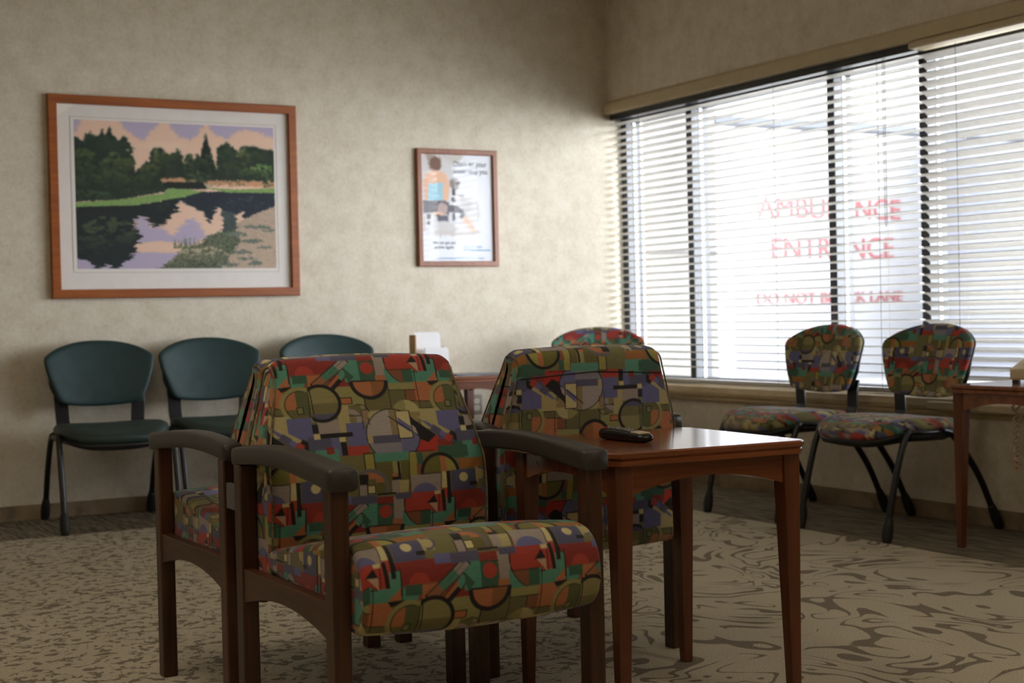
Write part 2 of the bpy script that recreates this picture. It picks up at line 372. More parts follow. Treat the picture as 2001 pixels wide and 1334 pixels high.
# ------------------------------------------------------------------ blinds
def blind(label, y0, y1, tilt, ztop, zbot, xc, head, cords, wand=None):
    t = thing('window_blind', label, 'blind', (xc, (y0+y1)/2, zbot))
    n = int((ztop-zbot-.03)/.042); P = []
    mb = MB(); hw, th, cam = .025, .0028, .0035
    prof = [(-hw, 0), (-hw*.5, cam*.75), (0, cam), (hw*.5, cam*.75), (hw, 0)]
    c, s_ = math.cos(tilt), math.sin(tilt)
    for k in range(n):
        z = ztop - .03 - k*.042 - zbot
        jig = random.uniform(-.004, .004)
        pts = [(p*c + q*s_, -p*s_ + q*c) for p, q in prof] + [(p*c + (q-th)*s_, -p*s_ + (q-th)*c) for p, q in prof[::-1]]
        L = (y1-y0)/2
        mb.prism([(x, z+zz) for x, zz in pts], 1, -L, L)
    # prism with axis 1 takes (x, z)
    mb.build('slats', M['slat'], t)
    L = (y1-y0)/2
    MB().box((-.024, -L, -.012), (.024, L, .008)).build('bottom_rail', M['slat'], t, bevel=.004)
    if head == 'dark': MB().box((-.028, -L, ztop-zbot-.004), (.03, L, HB-zbot-.002)).build('headrail', M['alu'], t)
    else:
        MB().prism([(-.075, 2.15-zbot), (-.083, 2.158-zbot), (-.083, 2.176-zbot), (-.072, HB-.006-zbot), (.02, HB-.006-zbot), (.02, 2.15-zbot)], 1, -L-.015, L+.008).build('valance', M['trim'], t)
    for yc in cords:
        for dx in (-.027, .027):
            MB().tube([(dx, yc-(y0+y1)/2, 0), (dx, yc-(y0+y1)/2, ztop-zbot)], .0012, 5).build('ladder_cord', M['cord'] if dx > 0 else M['alu'], t)
    if wand:
        yw, zb = wand; yw -= (y0+y1)/2
        MB().tube([(-.036, yw, ztop-zbot), (-.036, yw, zb-zbot+.02), (-.036, yw+.006, zb-zbot), (-.036, yw+.012, zb-zbot+.03), (-.036, yw+.012, ztop-zbot)], .0014, 5).build('pull_cord', M['bronze'], t)
    return t
blind('long white window blind with level open slats from the back corner to the dark post', 5.075, 7.655, R_(8), 2.155, .578, 5.03, 'dark', (7.35, 6.10, 5.33), (5.27, 1.35))
blind('white window blind with half closed slats behind the corner table and phone', 2.05, 5.055, R_(27), 2.145, .578, 5.03, 'valance', (4.83, 4.0))

# ------------------------------------------------------------------ upholstery pattern (one woven repeat)
TW, TH = .39, .352
U, V, SX, SY = np.array([1215., -45.]), np.array([149., 1183.]), 1215., 1183.
INV = np.linalg.inv(np.array([U, V]).T)
NW, NH = 780, 704
def pattern_tile():
    gs, gt = np.meshgrid((np.arange(NW)+.5)/NW, (np.arange(NH)+.5)/NH)
    img = np.empty((NH, NW, 3)); img[:] = (120, 114, 72)
    st = lambda x, y: INV @ np.array([x, y], float)
    def loc(x, y):
        s, t = st(x, y)
        return ((gs-s+.5) % 1 - .5)*SX, ((gt-t+.5) % 1 - .5)*SY
    def rel(x, y, cx, cy):
        a = st(x, y) - st(cx, cy); return a[0]*SX, a[1]*SY
    def R(x0, y0, x1, y1, c):
        dx, dy = loc((x0+x1)/2, (y0+y1)/2); img[(abs(dx) < (x1-x0)/2) & (abs(dy) < (y1-y0)/2)] = c
    def C(x, y, r, c, x0=-9e9, y0=-9e9, x1=9e9, y1=9e9, inner=0):
        dx, dy = loc(x, y); d = np.hypot(dx, dy)
        img[(d < r) & (d >= inner) & (dx > x0-x) & (dx < x1-x) & (dy > y0-y) & (dy < y1-y)] = c
    def P(pts, c):
        cx = sum(p[0] for p in pts)/len(pts); cy = sum(p[1] for p in pts)/len(pts)
        dx, dy = loc(cx, cy); q = [rel(x, y, cx, cy) for x, y in pts]; ins = np.zeros(dx.shape, bool)
        for (ax, ay), (bx, by) in zip(q, q[1:]+q[:1]):
            if ay == by: continue
            ins ^= ((ay > dy) != (by > dy)) & (dx < (bx-ax)*(dy-ay)/(by-ay)+ax)
        img[ins] = c
    def L(x0, y0, x1, y1, w, c=None):
        c = BK if c is None else c
        n = math.hypot(x1-x0, y1-y0); a, b = -(y1-y0)/n*w/2, (x1-x0)/n*w/2
        P([(x0+a, y0+b), (x1+a, y1+b), (x1-a, y1-b), (x0-a, y0-b)], c)
    BK=(34,30,32); RD=(142,52,44); RB=(176,66,52); TL=(88,148,126); DG=(62,98,78); OR=(182,114,74); BR=(136,86,58); OL=(108,104,64); LO=(152,146,92)
    CR=(206,192,140); TN=(180,166,116); PW=(106,106,150); SL=(88,88,112); MV=(160,148,140); YO=(160,150,74); PC=(190,160,130)
    R(235,60,1450,330,RD); R(300,225,640,330,BR)
    C(450,225,72,RB,y1=226); R(200,330,700,520,OL)
    R(760,100,885,292,TL); R(885,110,1015,292,DG); C(950,175,52,RB); R(1015,60,1100,240,MV); R(1020,235,1115,292,OR)
    R(1100,180,1345,305,TL); C(1300,110,207,BK); C(1300,110,200,RB); C(1300,110,200,BR,y0=186); C(1300,110,200,DG,y0=186,x0=1232); R(1105,182,1345,189,BK)
    R(1335,180,1475,310,TL); R(1340,10,1470,205,RB); P([(1345,60),(1288,126),(1378,122)],BK); P([(1308,126),(1378,122),(1388,204)],PC)
    R(1345,10,1395,58,CR); P([(1400,20),(1428,20),(1466,205),(1438,208)],BK); L(1390,55,1400,205,6); L(1330,205,1470,205,7)
    R(1458,88,1530,210,TL); C(1400,190,125,TL,x0=1380,y0=200); P([(1545,190),(1455,282),(1560,282)],OR)
    R(1545,205,1660,285,TL); R(1545,282,1700,318,BR); L(1530,90,1556,290,6)
    R(470,230,600,330,OR); R(355,230,470,300,DG)
    R(1115,300,1350,365,LO); R(1125,368,1262,480,OL); R(1260,362,1384,463,BR); R(1345,292,1500,462,OR); R(1380,464,1490,524,OL)
    P([(1455,286),(1560,280),(1546,306),(1480,324)],BK)
    L(1120,366,1352,362,7); L(1258,366,1268,468,7); L(1260,464,1460,462,7); L(1380,524,1495,520,6); L(1345,185,1385,525,7)
    # big ring on the repeat edge
    C(1630,440,158,LO,inner=120); C(1630,440,126,BK); C(1630,440,119,OL); C(1630,440,119,OR,x1=1600,y1=470); R(1596,322,1690,520,(92,98,60)); L(1686,300,1700,540,8)
    R(1598,452,1652,512,BK); R(1605,459,1645,505,(128,126,84))
    R(690,330,915,530,LO); R(915,380,1132,545,(112,106,66)); L(918,400,945,660,7)
    # second circle beside it
    # crossed ribbons
    L(785,95,515,335,76); L(780,105,705,171,62,MV); L(705,171,600,262,62,(80,134,110)); L(600,262,525,328,62,(156,106,74))
    L(778,195,590,415,70); L(770,200,720,262,58,TL); L(720,262,660,330,58,BK); L(720,240,600,375,26,OR); L(655,345,600,405,56,(122,116,70))
    P([(565,437),(665,428),(674,455),(632,500)],BK); R(675,424,820,484,BK); R(683,431,812,477,OR)
    # hung half disc
    C(960,287,160,BK,y0=286); C(960,287,128,OR,y0=291); C(960,287,128,(150,98,58),y0=291,x0=975); L(800,284,1118,284,8)
    P([(760,170),(845,250),(800,290),(770,240)],DG)
    # pale middle
    R(540,610,800,725,MV); R(705,490,800,725,TN); R(790,490,890,578,(116,110,72)); C(800,615,92,MV,x0=795); C(800,615,52,(136,124,84),x0=795); L(788,580,892,580,8)
    R(890,535,945,660,(150,128,98)); R(945,540,1110,610,TN); R(1380,528,1545,700,TN)
    C(1265,565,112,LO); C(1265,565,112,(182,172,120),x0=1262,y1=560); C(1265,565,112,(150,132,88),x0=1262,y0=560)
    C(572,470,162,BK,x0=485); C(572,470,134,(146,138,90),x0=485); C(572,470,134,SL,x0=485,y0=560); C(572,470,134,(120,112,72),x0=485,y0=470,y1=560); L(478,325,515,560,9)
    R(310,590,505,770,PW); R(520,762,720,905,PW); R(770,640,925,830,PW); R(300,770,520,900,SL)
    R(1250,765,1530,895,(184,56,42)); R(1520,790,1650,895,RD)
    C(1145,748,223,BK); C(1145,748,214,(172,162,156)); C(1145,748,214,(146,126,90),x0=1135,x1=1200,y1=748); C(1145,748,214,(142,138,146),y0=800); C(1145,748,214,(88,88,112),x0=970,x1=1205,y0=748,y1=812)
    C(1145,748,214,(112,112,150),x0=1200,y0=750,y1=900); R(935,745,975,810,TN)
    P([(1200,560),(1290,600),(1505,755),(1440,818),(1370,790),(1330,690),(1255,622)],BK)
    R(1178,546,1300,780,BK); R(1185,553,1292,772,CR); P([(1185,600),(1292,680),(1292,730),(1185,660)],PW); L(1105,590,1365,765,8)
    P([(1350,600),(1410,600),(1720,775),(1670,800)],TN); L(1620,740,1700,790,56,BK); P([(1375,625),(1430,640),(1650,775),(1610,812)],PW); L(1470,690,1540,735,58,SL); L(1590,760,1640,795,56,RB)
    R(1650,812,1740,950,DG); R(1740,808,1920,950,TL); R(1680,700,1860,805,SL); R(1820,790,1880,845,RD); L(1560,960,1680,800,7)
    R(770,830,945,905,RB); R(722,790,768,905,BK); R(708,755,756,794,CR)
    R(553,720,814,757,BK); R(508,720,556,767,CR); R(498,645,546,722,BK); R(300,890,560,990,DG)
    L(1112,285,1140,520,7); L(888,532,905,700,6); L(886,533,945,530,6); L(942,600,955,660,6); L(885,115,1015,115,4); L(310,110,330,300,6); L(640,225,760,110,4); L(1100,60,1105,185,5); C(880,560,78,BK,x0=840,y1=560,inner=71); L(1460,88,1530,86,5)
    # lower columns
    R(970,892,1272,962,TL); R(993,962,1279,1213,(108,100,56)); R(1134,962,1200,1060,LO); R(1178,965,1198,1112,BK); R(1134,1085,1198,1113,BK); R(1134,1058,1178,1087,OR); R(1134,1114,1212,1214,MV); R(1200,1114,1279,1214,TN)
    R(905,890,993,1098,BK); R(914,900,984,1090,YO); R(1268,898,1335,1080,YO); R(1335,898,1384,990,DG); R(1335,990,1384,1078,BR); L(1268,895,1280,1215,7); L(1268,890,1480,885,7)
    C(1537,1070,168,BK,y1=1070); C(1537,1070,140,(116,110,52),y1=1064); C(1537,1070,140,YO,y1=1064,x0=1595); C(1537,1070,140,OR,y1=1064,x0=1545,x1=1595); R(1366,1064,1710,1074,BK)
    R(1700,955,1920,1036,(160,104,50))
    R(1292,1077,1548,1215,MV); C(1420,1265,120,PW,y0=1140,y1=1215); R(1548,1062,1604,1192,CR); L(1545,1060,1552,1200,7); R(1602,1056,1634,1320,BK)
    R(1634,1048,1850,1215,(84,84,112)); C(1741,1110,37,CR); R(1850,1030,1930,1150,TN); C(1890,1090,60,SL,x0=1870,inner=44); R(1800,1150,1860,1180,BK)
    C(962,1170,152,(110,104,104),x0=880,y1=1240,inner=122); C(962,1170,122,OR,x0=905,y1=1130); R(866,1060,940,1142,BK); R(866,1140,940,1252,BK); R(874,1142,932,1244,MV); R(936,1145,1002,1214,BK); R(942,1152,995,1206,CR); R(936,1100,1000,1140,OL)
    R(815,1226,1020,1292,SL); R(1018,1210,1170,1226,BK); R(1170,1215,1300,1262,SL); R(700,1226,815,1290,PW)
    f = lin(img)*.88
    for _ in range(2):
        f = (f + np.roll(f, 1, 0) + np.roll(f, -1, 0))/3; f = (f + np.roll(f, 1, 1) + np.roll(f, -1, 1))/3
    return f
TILE = pattern_tile()
A0 = INV @ np.array([960., 287.])     # anchor: flat side of the hung half disc
def pattern(u, v):
    """u, v in metres from the anchor, v downward"""
    s = (A0[0] + u/TW) % 1 * NW; t = (A0[1] + v/TH) % 1 * NH
    i0 = np.floor(s).astype(int); j0 = np.floor(t).astype(int); a = (s-i0)[..., None]; b = (t-j0)[..., None]
    i0 %= NW; j0 %= NH; i1 = (i0+1) % NW; j1 = (j0+1) % NH
    return (TILE[j0, i0]*(1-a) + TILE[j0, i1]*a)*(1-b) + (TILE[j1, i0]*(1-a) + TILE[j1, i1]*a)*b

def smooth_path(pts, step, closed=False, sub=24):
    p = np.array(pts, float); n = len(p)
    out = []
    rng = range(n) if closed else range(n-1)
    for i in rng:
        g = lambda k: p[k % n] if closed else p[min(max(k, 0), n-1)]
        a, b, c, d = g(i-1), g(i), g(i+1), g(i+2)
        for t in np.linspace(0, 1, sub, endpoint=False):
            out.append(.5*((2*b) + (-a+c)*t + (2*a-5*b+4*c-d)*t*t + (-a+3*b-3*c+d)*t**3))
    if not closed: out.append(p[-1])
    out = np.array(out)
    q = np.vstack([out, out[:1]]) if closed else out
    s = np.r_[0, np.cumsum(np.linalg.norm(np.diff(q, axis=0), axis=1))]
    m = max(8, int(s[-1]/step)); ss = np.linspace(0, s[-1], m, endpoint=not closed)
    return np.stack([np.interp(ss, s, q[:, k]) for k in range(q.shape[1])], 1), ss
def cushion(name, first, second, halfw, step, mat, parent, anchor=None, r=.016, crown=.006, uoff=0., corner=0.):
    """slab whose side profile runs along 'first' then back along 'second' (lists of (y,z)); halfw(z) gives half width"""
    prof = list(first) + list(second)
    loop, s = smooth_path(prof + [prof[0]], step)
    loop = loop[:-1]; s = s[:-1]; n = len(loop)
    par = loop[::-1]
    # partner on the opposite side by matching the fraction along each half
    med = .5*(loop + par)
    xs = np.arange(-1, 1.0001, 2*step/(2*max(halfw(z) for z in loop[:, 1])))
    hw = np.array([halfw(z) for z in loop[:, 1]])
    cols = []; us = []; ins = []
    for a in np.linspace(90, 0, 7)[:-1]: cols.append(('l', R_(a)))
    dm = np.linalg.norm(loop-med, axis=1)
    rows_x, rows_y, rows_z, U_ = [], [], [], []
    steps = []
    capn = max(3, int(.5*dm.max()/step))
    for k in np.linspace(1, 0, capn, endpoint=False): steps.append((-1, 'cap', k))
    for a in np.linspace(90, 0, 6, endpoint=False): steps.append((-1, 'arc', R_(a)))
    for x in np.linspace(-1, 1, max(6, int(2*hw.max()/step))): steps.append((x, 'mid', 0))
    for a in np.linspace(0, 90, 7)[1:]: steps.append((1, 'arc', R_(a)))
    for k in np.linspace(0, 1, capn+1)[1:]: steps.append((1, 'cap', k))
    P = np.zeros((n, len(steps), 3)); uv = np.zeros((n, len(steps), 2))
    dirm = (med-loop)/np.maximum(dm, 1e-6)[:, None]
    tan = np.roll(loop, -1, 0) - np.roll(loop, 1, 0); nor = np.stack([tan[:, 1], -tan[:, 0]], 1); nor /= np.maximum(np.linalg.norm(nor, axis=1), 1e-9)[:, None]
    if ((nor*dirm).sum(1)).mean() > 0: nor = -nor
    rr = np.minimum(r, dm*.8)
    for j, (sx, kind, k) in enumerate(steps):
        if kind == 'mid':
            x = sx*(hw-r); q = loop + nor*(crown*(1-sx*sx))[..., None] if np.ndim(crown) else loop + nor*crown*(1-sx**2)
            uu = x
        elif kind == 'arc':
            x = sx*(hw - r + r*math.sin(k)); q = loop + dirm*(rr*(1-math.cos(k)))[:, None]; uu = sx*(hw-r+r*k)
        else:
            base = loop + dirm*rr[:, None]; q = base + (med-base)*k; x = sx*hw*np.ones(n); uu = None
        P[:, j, 0] = x; P[:, j, 1:] = q
        if corner: P[:, j, 2] -= corner*np.clip((np.abs(P[:, j, 0])/hw-.87)/.13, 0, 1)**2*np.clip((q[:, 1]-.79)/.085, 0, 1)
        if uu is None:
            uv[:, j, 0] = q[:, 0] + sx*.11; uv[:, j, 1] = -q[:, 1]
        else:
            uv[:, j, 0] = uu; uv[:, j, 1] = s
    if anchor is not None:
        i0 = np.argmin(np.hypot(loop[:, 0]-anchor[0], loop[:, 1]-anchor[1])); uv[..., 1] -= 0
        mid = np.array([st[1] != 'cap' for st in steps]); uv[:, mid, 1] -= s[i0]
    colr = pattern(uv[..., 0]+uoff, uv[..., 1])
    o = grid_object(name, P, mat, parent, colr, closed_u=True)
    return o, loop, hw, nor

# ------------------------------------------------------------------ lounge armchairs
def make_armchair(name, label, loc, rz, fine_back, fine_seat, bracket_sides=(), group='lounge armchairs in the middle of the room'):
    t = thing(name, label, 'armchair', loc, rz, group)
    HWD, PW_, PD = .3265, .040, .045
    for sx in (-1, 1):
        xa, xb = sorted((sx*HWD, sx*(HWD-PW_)))
        for ya, yb, zt in ((-.29, -.245, .63), (.245, .29, .637)):
            MB().box((xa, ya, 0), (xb, yb, zt)).build('leg', M['walnut'], t, bevel=.004)
        xa, xb = sorted((sx*(HWD-.004), sx*(HWD-.032)))
        n = 14; poly = [(-.246, .395), (.246, .395)]
        for k in range(n+1):
            u = 1-2*k/n; poly.append((u*.246, .315 + .034*(1-u*u)))
        MB().prism(poly, 0, xa, xb).build('side_rail', M['walnuty'], t, bevel=.002)
        # arm pad: crowned bar, blunt full front end
        xc = sx*.303; rows = 24; seg = 28; v = []
        for i in range(rows):
            u = (0, .008, .03)[i] if i < 3 else (1-(0, .008, .03)[rows-1-i] if rows-1-i < 3 else .03 + .94*(i-2)/(rows-5)); y = .30 - u*.605
            arch = .020*math.sin(math.pi*u**.85) - .004*u
            top = .674 + arch; bot = .631 + .016*math.sin(math.pi*u**.85) - .010*max(0, u-.55)/.45
            hwid = .026 + .008*u
            e = min(i, rows-1-i)
            sh = 1.0 if e >= 1.5 else (.86 if e < .5 else .98)
            cz, hz = (top+bot)/2, (top-bot)/2
            for k in range(seg):
                g = 2*math.pi*k/seg; cx_, sz_ = math.cos(g), math.sin(g)
                px = math.copysign(abs(cx_)**.38, cx_)*hwid*sh; pz = math.copysign(abs(sz_)**.38, sz_)*hz*sh
                v.append((xc+px, y, cz+pz))
        f = [(i*seg+k, i*seg+(k+1)%seg, (i+1)*seg+(k+1)%seg, (i+1)*seg+k) for i in range(rows-1) for k in range(seg)] + [tuple(range(seg-1,-1,-1)), tuple((rows-1)*seg+k for k in range(seg))]
        MB().add(v, f).build('armrest', M['urethane'], t, smooth=True)
    for y in (-.17, .12):
        MB().box((-.295, y-.02, .345), (.295, y+.02, .378)).build('seat_support', M['walnut'], t)
    # seat: bottom (rear->front) then top (front->rear) so that the two halves pair up
    hwS = lambda z: .284
    bot = [(.205, .40), (.12, .384), (0, .376), (-.12, .368), (-.20, .352), (-.25, .335), (-.295, .327), (-.325, .345), (-.340, .385)]
    top = [(-.342, .425), (-.332, .468), (-.305, .497), (-.26, .508), (-.20, .506), (-.10, .492), (0, .475), (.12, .455), (.205, .440)]
    # path must travel down the front: go top rear -> front -> bottom rear
    o, loop, hw, nor = cushion('seat', top[::-1], bot[::-1], hwS, fine_seat, M['fabric'], t, anchor=(-.342, .405), r=.014, crown=.012)
    # back: up the rear face, over the top, down the front
    def hwB(z): 
        u = min(max((z-.62)/(.85-.62), 0), 1); return .284 - .046*u*u*(3-2*u)*.5 - .046*u*.5
    rear = [(.27, .312), (.315, .33), (.326, .42), (.329, .55), (.331, .68), (.331, .78), (.330, .84)]
    front = [(.262, .868), (.232, .80), (.19, .69), (.165, .60), (.16, .50), (.175, .38), (.20, .325)]
    rear[-1] = (.325, .856)
    o, loop, hw, nor = cushion('backrest', rear, [(.294, .875)] + front, hwB, fine_back, M['fabric'], t, anchor=(.243, .815), r=.020, crown=.006, corner=.015)
    # piping round both side panels and the sewn seam across the rear
    for sx in (-1, 1):
        pts = [(sx*(h-.003), y+nn[0]*-.001, z+nn[1]*-.001-.015*min(1, max(0, (z-.79)/.085))) for (y, z), h, nn in zip(loop[::6 if fine_back < .003 else 2], hw[::6 if fine_back < .003 else 2], nor[::6 if fine_back < .003 else 2])]
        MB().tube(pts + [pts[0]], .0026, 6).build('piping', M['pipe'], o, smooth=True)
    MB().tube([(-hwB(.81)+.012, .3325, .80), (0, .3385, .812), (hwB(.81)-.012, .3325, .80)], .0016, 6).build('seam', M['black'], o)
    for sx, front_face in bracket_sides:
        xa, xb = sorted((sx*(HWD-.014), sx*(HWD-.002)))
        if front_face: xa, xb = sorted((sx*(HWD-.040), sx*(HWD-.0415))); MB().box((xa, .25, .558), (xb, .275, .612)).build('bracket', M['bracket'], t)
        else: MB().box((xa, .288, .527), (xb, .35, .588)).build('bracket', M['bracket'], t, bevel=.002)
    return t
M['pipe'] = plain('piping_cord', (104, 92, 64), .85, var=.3, scale=60)
CX1 = 1.450
make_armchair('lounge_armchair', 'patterned armchair facing the camera, its whole seat in view beside the square table', (CX1, 3.073, 0), R_(.8), .0022, .0022, ((-1, False), (1, True)))
make_armchair('lounge_armchair', 'patterned armchair facing the wall, back to back with the one whose seat shows', (CX1+.005, 3.766, 0), R_(180.8), .005, .004)
make_armchair('lounge_armchair', 'patterned armchair seen from behind, its back against the square table with the remote', (2.175, 3.784, 0), R_(180.8), .0024, .008)

# ------------------------------------------------------------------ square tables
def make_table(label, loc, rz, size=.56, zt=.648, group='square cherry end tables'):
    t = thing('end_table', label, 'table', loc, rz, group)
    h = size/2
    def octo(h, c): return [(-h+c,-h),(h-c,-h),(h,-h+c),(h,h-c),(h-c,h),(-h+c,h),(-h,h-c),(-h,-h+c)]
    tp = MB(); prev = None
    prof = [(h-.004, zt), (h, zt-.004), (h, zt-.013), (h-.004, zt-.017), (h-.006, zt-.019), (h-.003, zt-.021), (h-.003, zt-.032), (h-.006, zt-.034)]
    v = []
    for hh, z in prof: v += [(x, y, z) for x, y in octo(hh, .022)]
    f = [(i*8+k, (i+1)*8+k, (i+1)*8+(k+1)%8, i*8+(k+1)%8) for i in range(len(prof)-1) for k in range(8)] + [tuple(range(8)), tuple((len(prof)-1)*8+k for k in range(7,-1,-1))]
    tp.add(v, f).build('tabletop', M['cherryx'], t)
    a = h-.018; lw = .046
    for sx in (-1, 1):
        for sy in (-1, 1):
            x0, x1 = sx*a, sx*(a-lw); y0, y1 = sy*a, sy*(a-lw); xb, yb = sx*(a-.030), sy*(a-.030)
            o4 = .004
            vv = [(x0-sx*o4,y0-sy*o4,0),(xb,y0-sy*o4,0),(xb,yb,0),(x0-sx*o4,yb,0)] + [(p,q,z) for z in (zt-.11, zt-.034) for p,q in ((x0,y0),(x1,y0),(x1,y1),(x0,y1))]
            ff = [(0,1,2,3),(8,9,10,11)] + [(b+k,b+(k+1)%4,b+4+(k+1)%4,b+4+k) for b in (0,4) for k in range(4)]
            MB().add(vv, ff).build('leg', M['cherry'], t, bevel=.002)
    n = 16; L = a-lw
    poly = [(L, zt-.034), (-L, zt-.034)] + [(-L+2*L*k/n, zt-.104 + .035*(1-(2*k/n-1)**2)) for k in range(n+1)]
    for sgn in (-1, 1):
        MB().prism(poly, 1, sgn*(a-.006), sgn*(a-.028)).build('apron', M['cherryx'], t)
        MB().prism(poly, 0, sgn*(a-.006), sgn*(a-.028)).build('apron', M['cherryx'], t)
    return t
ZT = .648
tb = make_table('glossy cherry square table in the middle of the room with a remote control on it', (2.150, 3.125, 0), R_(-3))
make_table('cherry square table standing against the back wall under the small framed poster', (3.715, 7.36, 0), 0, group=None)
make_table('cherry square table under the blind at the picture edge with the beige phone', (4.700, 4.068, 0), R_(1.5), zt=.655)

# ------------------------------------------------------------------ stacking chairs
def shield():
    h = [(0,.893),(.10,.886),(.19,.862),(.248,.830),(.266,.810),(.268,.788),(.256,.73),(.235,.665),(.213,.612),(.198,.591),(.17,.580),(.09,.570),(0,.566)]
    return h + [(-x, z) for x, z in h[-2:0:-1]]
def make_stack_chair(label, loc, rz, back_mat, seat_mat, group, upho=None, step=.006):
    t = thing('stacking_chair', label, 'chair', loc, rz, group)
    fab = upho is not None
    # back cushion
    ol, _ = smooth_path(shield(), step if fab else .012, closed=True); n = len(ol); cz = .735
    yb = lambda x, z: .175 + (z-.57)*.24 - .75*x*x
    rings = int(.2/step) if fab else 14
    def puff(scale, front, thick, off):
        P = np.zeros((n, len(front), 3))
        for j, (s, d) in enumerate(front):
            x = ol[:, 0]*s*scale; z = cz + (ol[:, 1]-cz)*s*scale
            P[:, j, 0] = x; P[:, j, 2] = z; P[:, j, 1] = yb(x, z) + off - d*thick
        return P
    ss = np.linspace(0.0, .9, rings); fr = [(s, 1-.22*s**3) for s in ss] + [(.9+.1*math.sin(a), .66*math.cos(a)+.16 if a < 1.5 else .0) for a in np.linspace(.15, math.pi/2, 8)]
    bk = [(.985, -.25), (.95, -.4), (.6, -.45), (.0, -.45)]
    P = puff(1.0, fr + bk, .030, 0)
    colr = pattern(P[..., 0]+(upho[0] if fab else 0), -(P[..., 2]-.735)+(upho[1] if fab else 0))
    b = grid_object('backrest', P, back_mat, t, colr if fab else None, closed_u=True)
    ol0 = ol.copy(); q_ = np.clip((.74-ol[:, 1])/.08, 0, 1); ol[:, 0] *= 1 + .075*q_*q_*(3-2*q_)
    P = puff(.965, [(0, -.2), (.5, -.2), (.97, -.2), (1.0, .1), (1.0, .5), (.9, .7), (0, .7)], -.020, .014)
    sh = grid_object('back_shell', P, M['black'], t, None, closed_u=True)
    # seat
    ang = np.linspace(0, 2*math.pi, 140 if fab else 96, endpoint=False)
    ex = np.sign(np.cos(ang))*abs(np.cos(ang))**.62; ey = np.sign(np.sin(ang))*abs(np.sin(ang))**.72
    sxw = np.where(ey < 0, .268, .268-.035*np.clip(ey, 0, 1)); oy = np.where(ey < 0, ey*.275, ey*.265) - .055
    ox = ex*sxw
    def seatgrid(prof):
        P = np.zeros((len(ang), len(prof), 3))
        for j, (s, z) in enumerate(prof):
            P[:, j, 0] = ox*s; P[:, j, 1] = -.055 + (oy+.055)*s
            P[:, j, 2] = z - .030*np.clip((-P[:, j, 1]-.13)/.17, 0, 1)**2 - .012*(1-(P[:, j, 0]/.28)**2)*np.clip((P[:, j, 1]+.1)/.2, 0, 1) + .006*(P[:, j, 0]/.27)**2
        return P
    rr = np.linspace(0, .86, 36 if fab else 12)
    prof = [(s, .500-.006*s*s) for s in rr] + [(.86+.14*math.sin(a), .462+.033*math.cos(a)) for a in np.linspace(.2, math.pi/2, 7)] + [(.99, .448), (.95, .440), (0, .440)]
    P = seatgrid(prof)
    colr = pattern(P[..., 0]+(upho[2] if fab else 0), -P[..., 1]-P[..., 2]+.5+(upho[3] if fab else 0))
    grid_object('seat', P, seat_mat, t, colr if fab else None, closed_u=True)
    grid_object('seat_pan', seatgrid([(0, .443), (.955, .443), (.985, .438), (.95, .418), (.80, .398), (0, .390)]), M['black'], t, None, closed_u=True)
    for sx in (-1, 1):
        MB().strip([(sx*.178, .10, .437), (sx*.182, .165, .452), (sx*.184, .19, .50), (sx*.188, .19, .58), (sx*.190, .20, .63)], .066, .012).build('back_support', M['black'], t, bevel=.003)
        fp = smooth_path([(sx*.268, -.205, .455), (sx*.268, -.243, .377), (sx*.268, -.288, .232), (sx*.268, -.318, .108), (sx*.268, -.328, .05)], .02)[0]
        rp = smooth_path([(sx*.262, -.02, .445), (sx*.262, .05, .425), (sx*.262, .125, .345), (sx*.262, .205, .237), (sx*.262, .265, .125), (sx*.262, .297, .06)], .02)[0]
        for path in (fp, rp):
            lg = MB().tube([tuple(p) for p in path], .0145, 12).build('leg', M['tube'], t, smooth=True)
            e = Vector(path[-1]); d = (e - Vector(path[-3])).normalized(); e0 = e - d*.055
            L = (e0.z-.0)/(-d.z)
            g = [(0,.0150),(.12,.018),(.3,.0215),(.55,.0235),(.8,.0225),(.94,.020),(1.0,.016)]
            pts = [e0 + d*(L*u*.985) for u, _ in g]
            MB().tube([tuple(p) for p in pts], [r for _, r in g], 14).build('glide', M['rubber'], lg, smooth=True)
        MB().tube([(sx*.266, -.205, .448), (sx*.264, -.1, .441), (sx*.262, .06, .436)], .011, 10).build('side_rail', M['tube'], t, smooth=True)
        MB().box((min(sx*.225, sx*.262), -.18, .424), (max(sx*.225, sx*.262), .08, .438)).build('mounting_plate', M['black'], t)
    MB().tube([(-.262, .03, .424), (.262, .03, .424)], .011, 10).build('cross_bar', M['tube'], t, smooth=True)
    return t
g = 'teal stacking chairs along the back wall'
c0 = make_stack_chair('dark teal stacking chair nearest the picture edge, under the landscape picture', (1.805, 7.30, 0), R_(-3.5), M['teal'], M['teal_lit'], g)
for (x, y, a, lab) in ((2.38, 7.31, -2, 'dark teal stacking chair between the other two teal chairs along the back wall'), (3.035, 7.31, -1, 'dark teal stacking chair mostly hidden behind the front armchair')):
    c = copy_tree(c0); c.location = (x, y, 0); c.rotation_euler = (0, 0, R_(a)); c['label'] = lab
g = 'geometric patterned stacking chairs'
make_stack_chair('patterned stacking chair in the room corner, only the top of its back showing', (4.50, 7.05, 0), R_(-31), M['fabric'], M['fabric'], g, (0, .065, 0, 0), .005)
make_stack_chair('patterned stacking chair under the window, farther from the corner table with the phone', (4.632, 5.525, 0), R_(-90), M['fabric'], M['fabric'], g, (.0, .11, .05, .05), .0045)
make_stack_chair('patterned stacking chair under the window right beside the table with the phone', (4.632, 4.838, 0), R_(-90), M['fabric'], M['fabric'], g, (-.02, -.065, 0, .25), .0045)

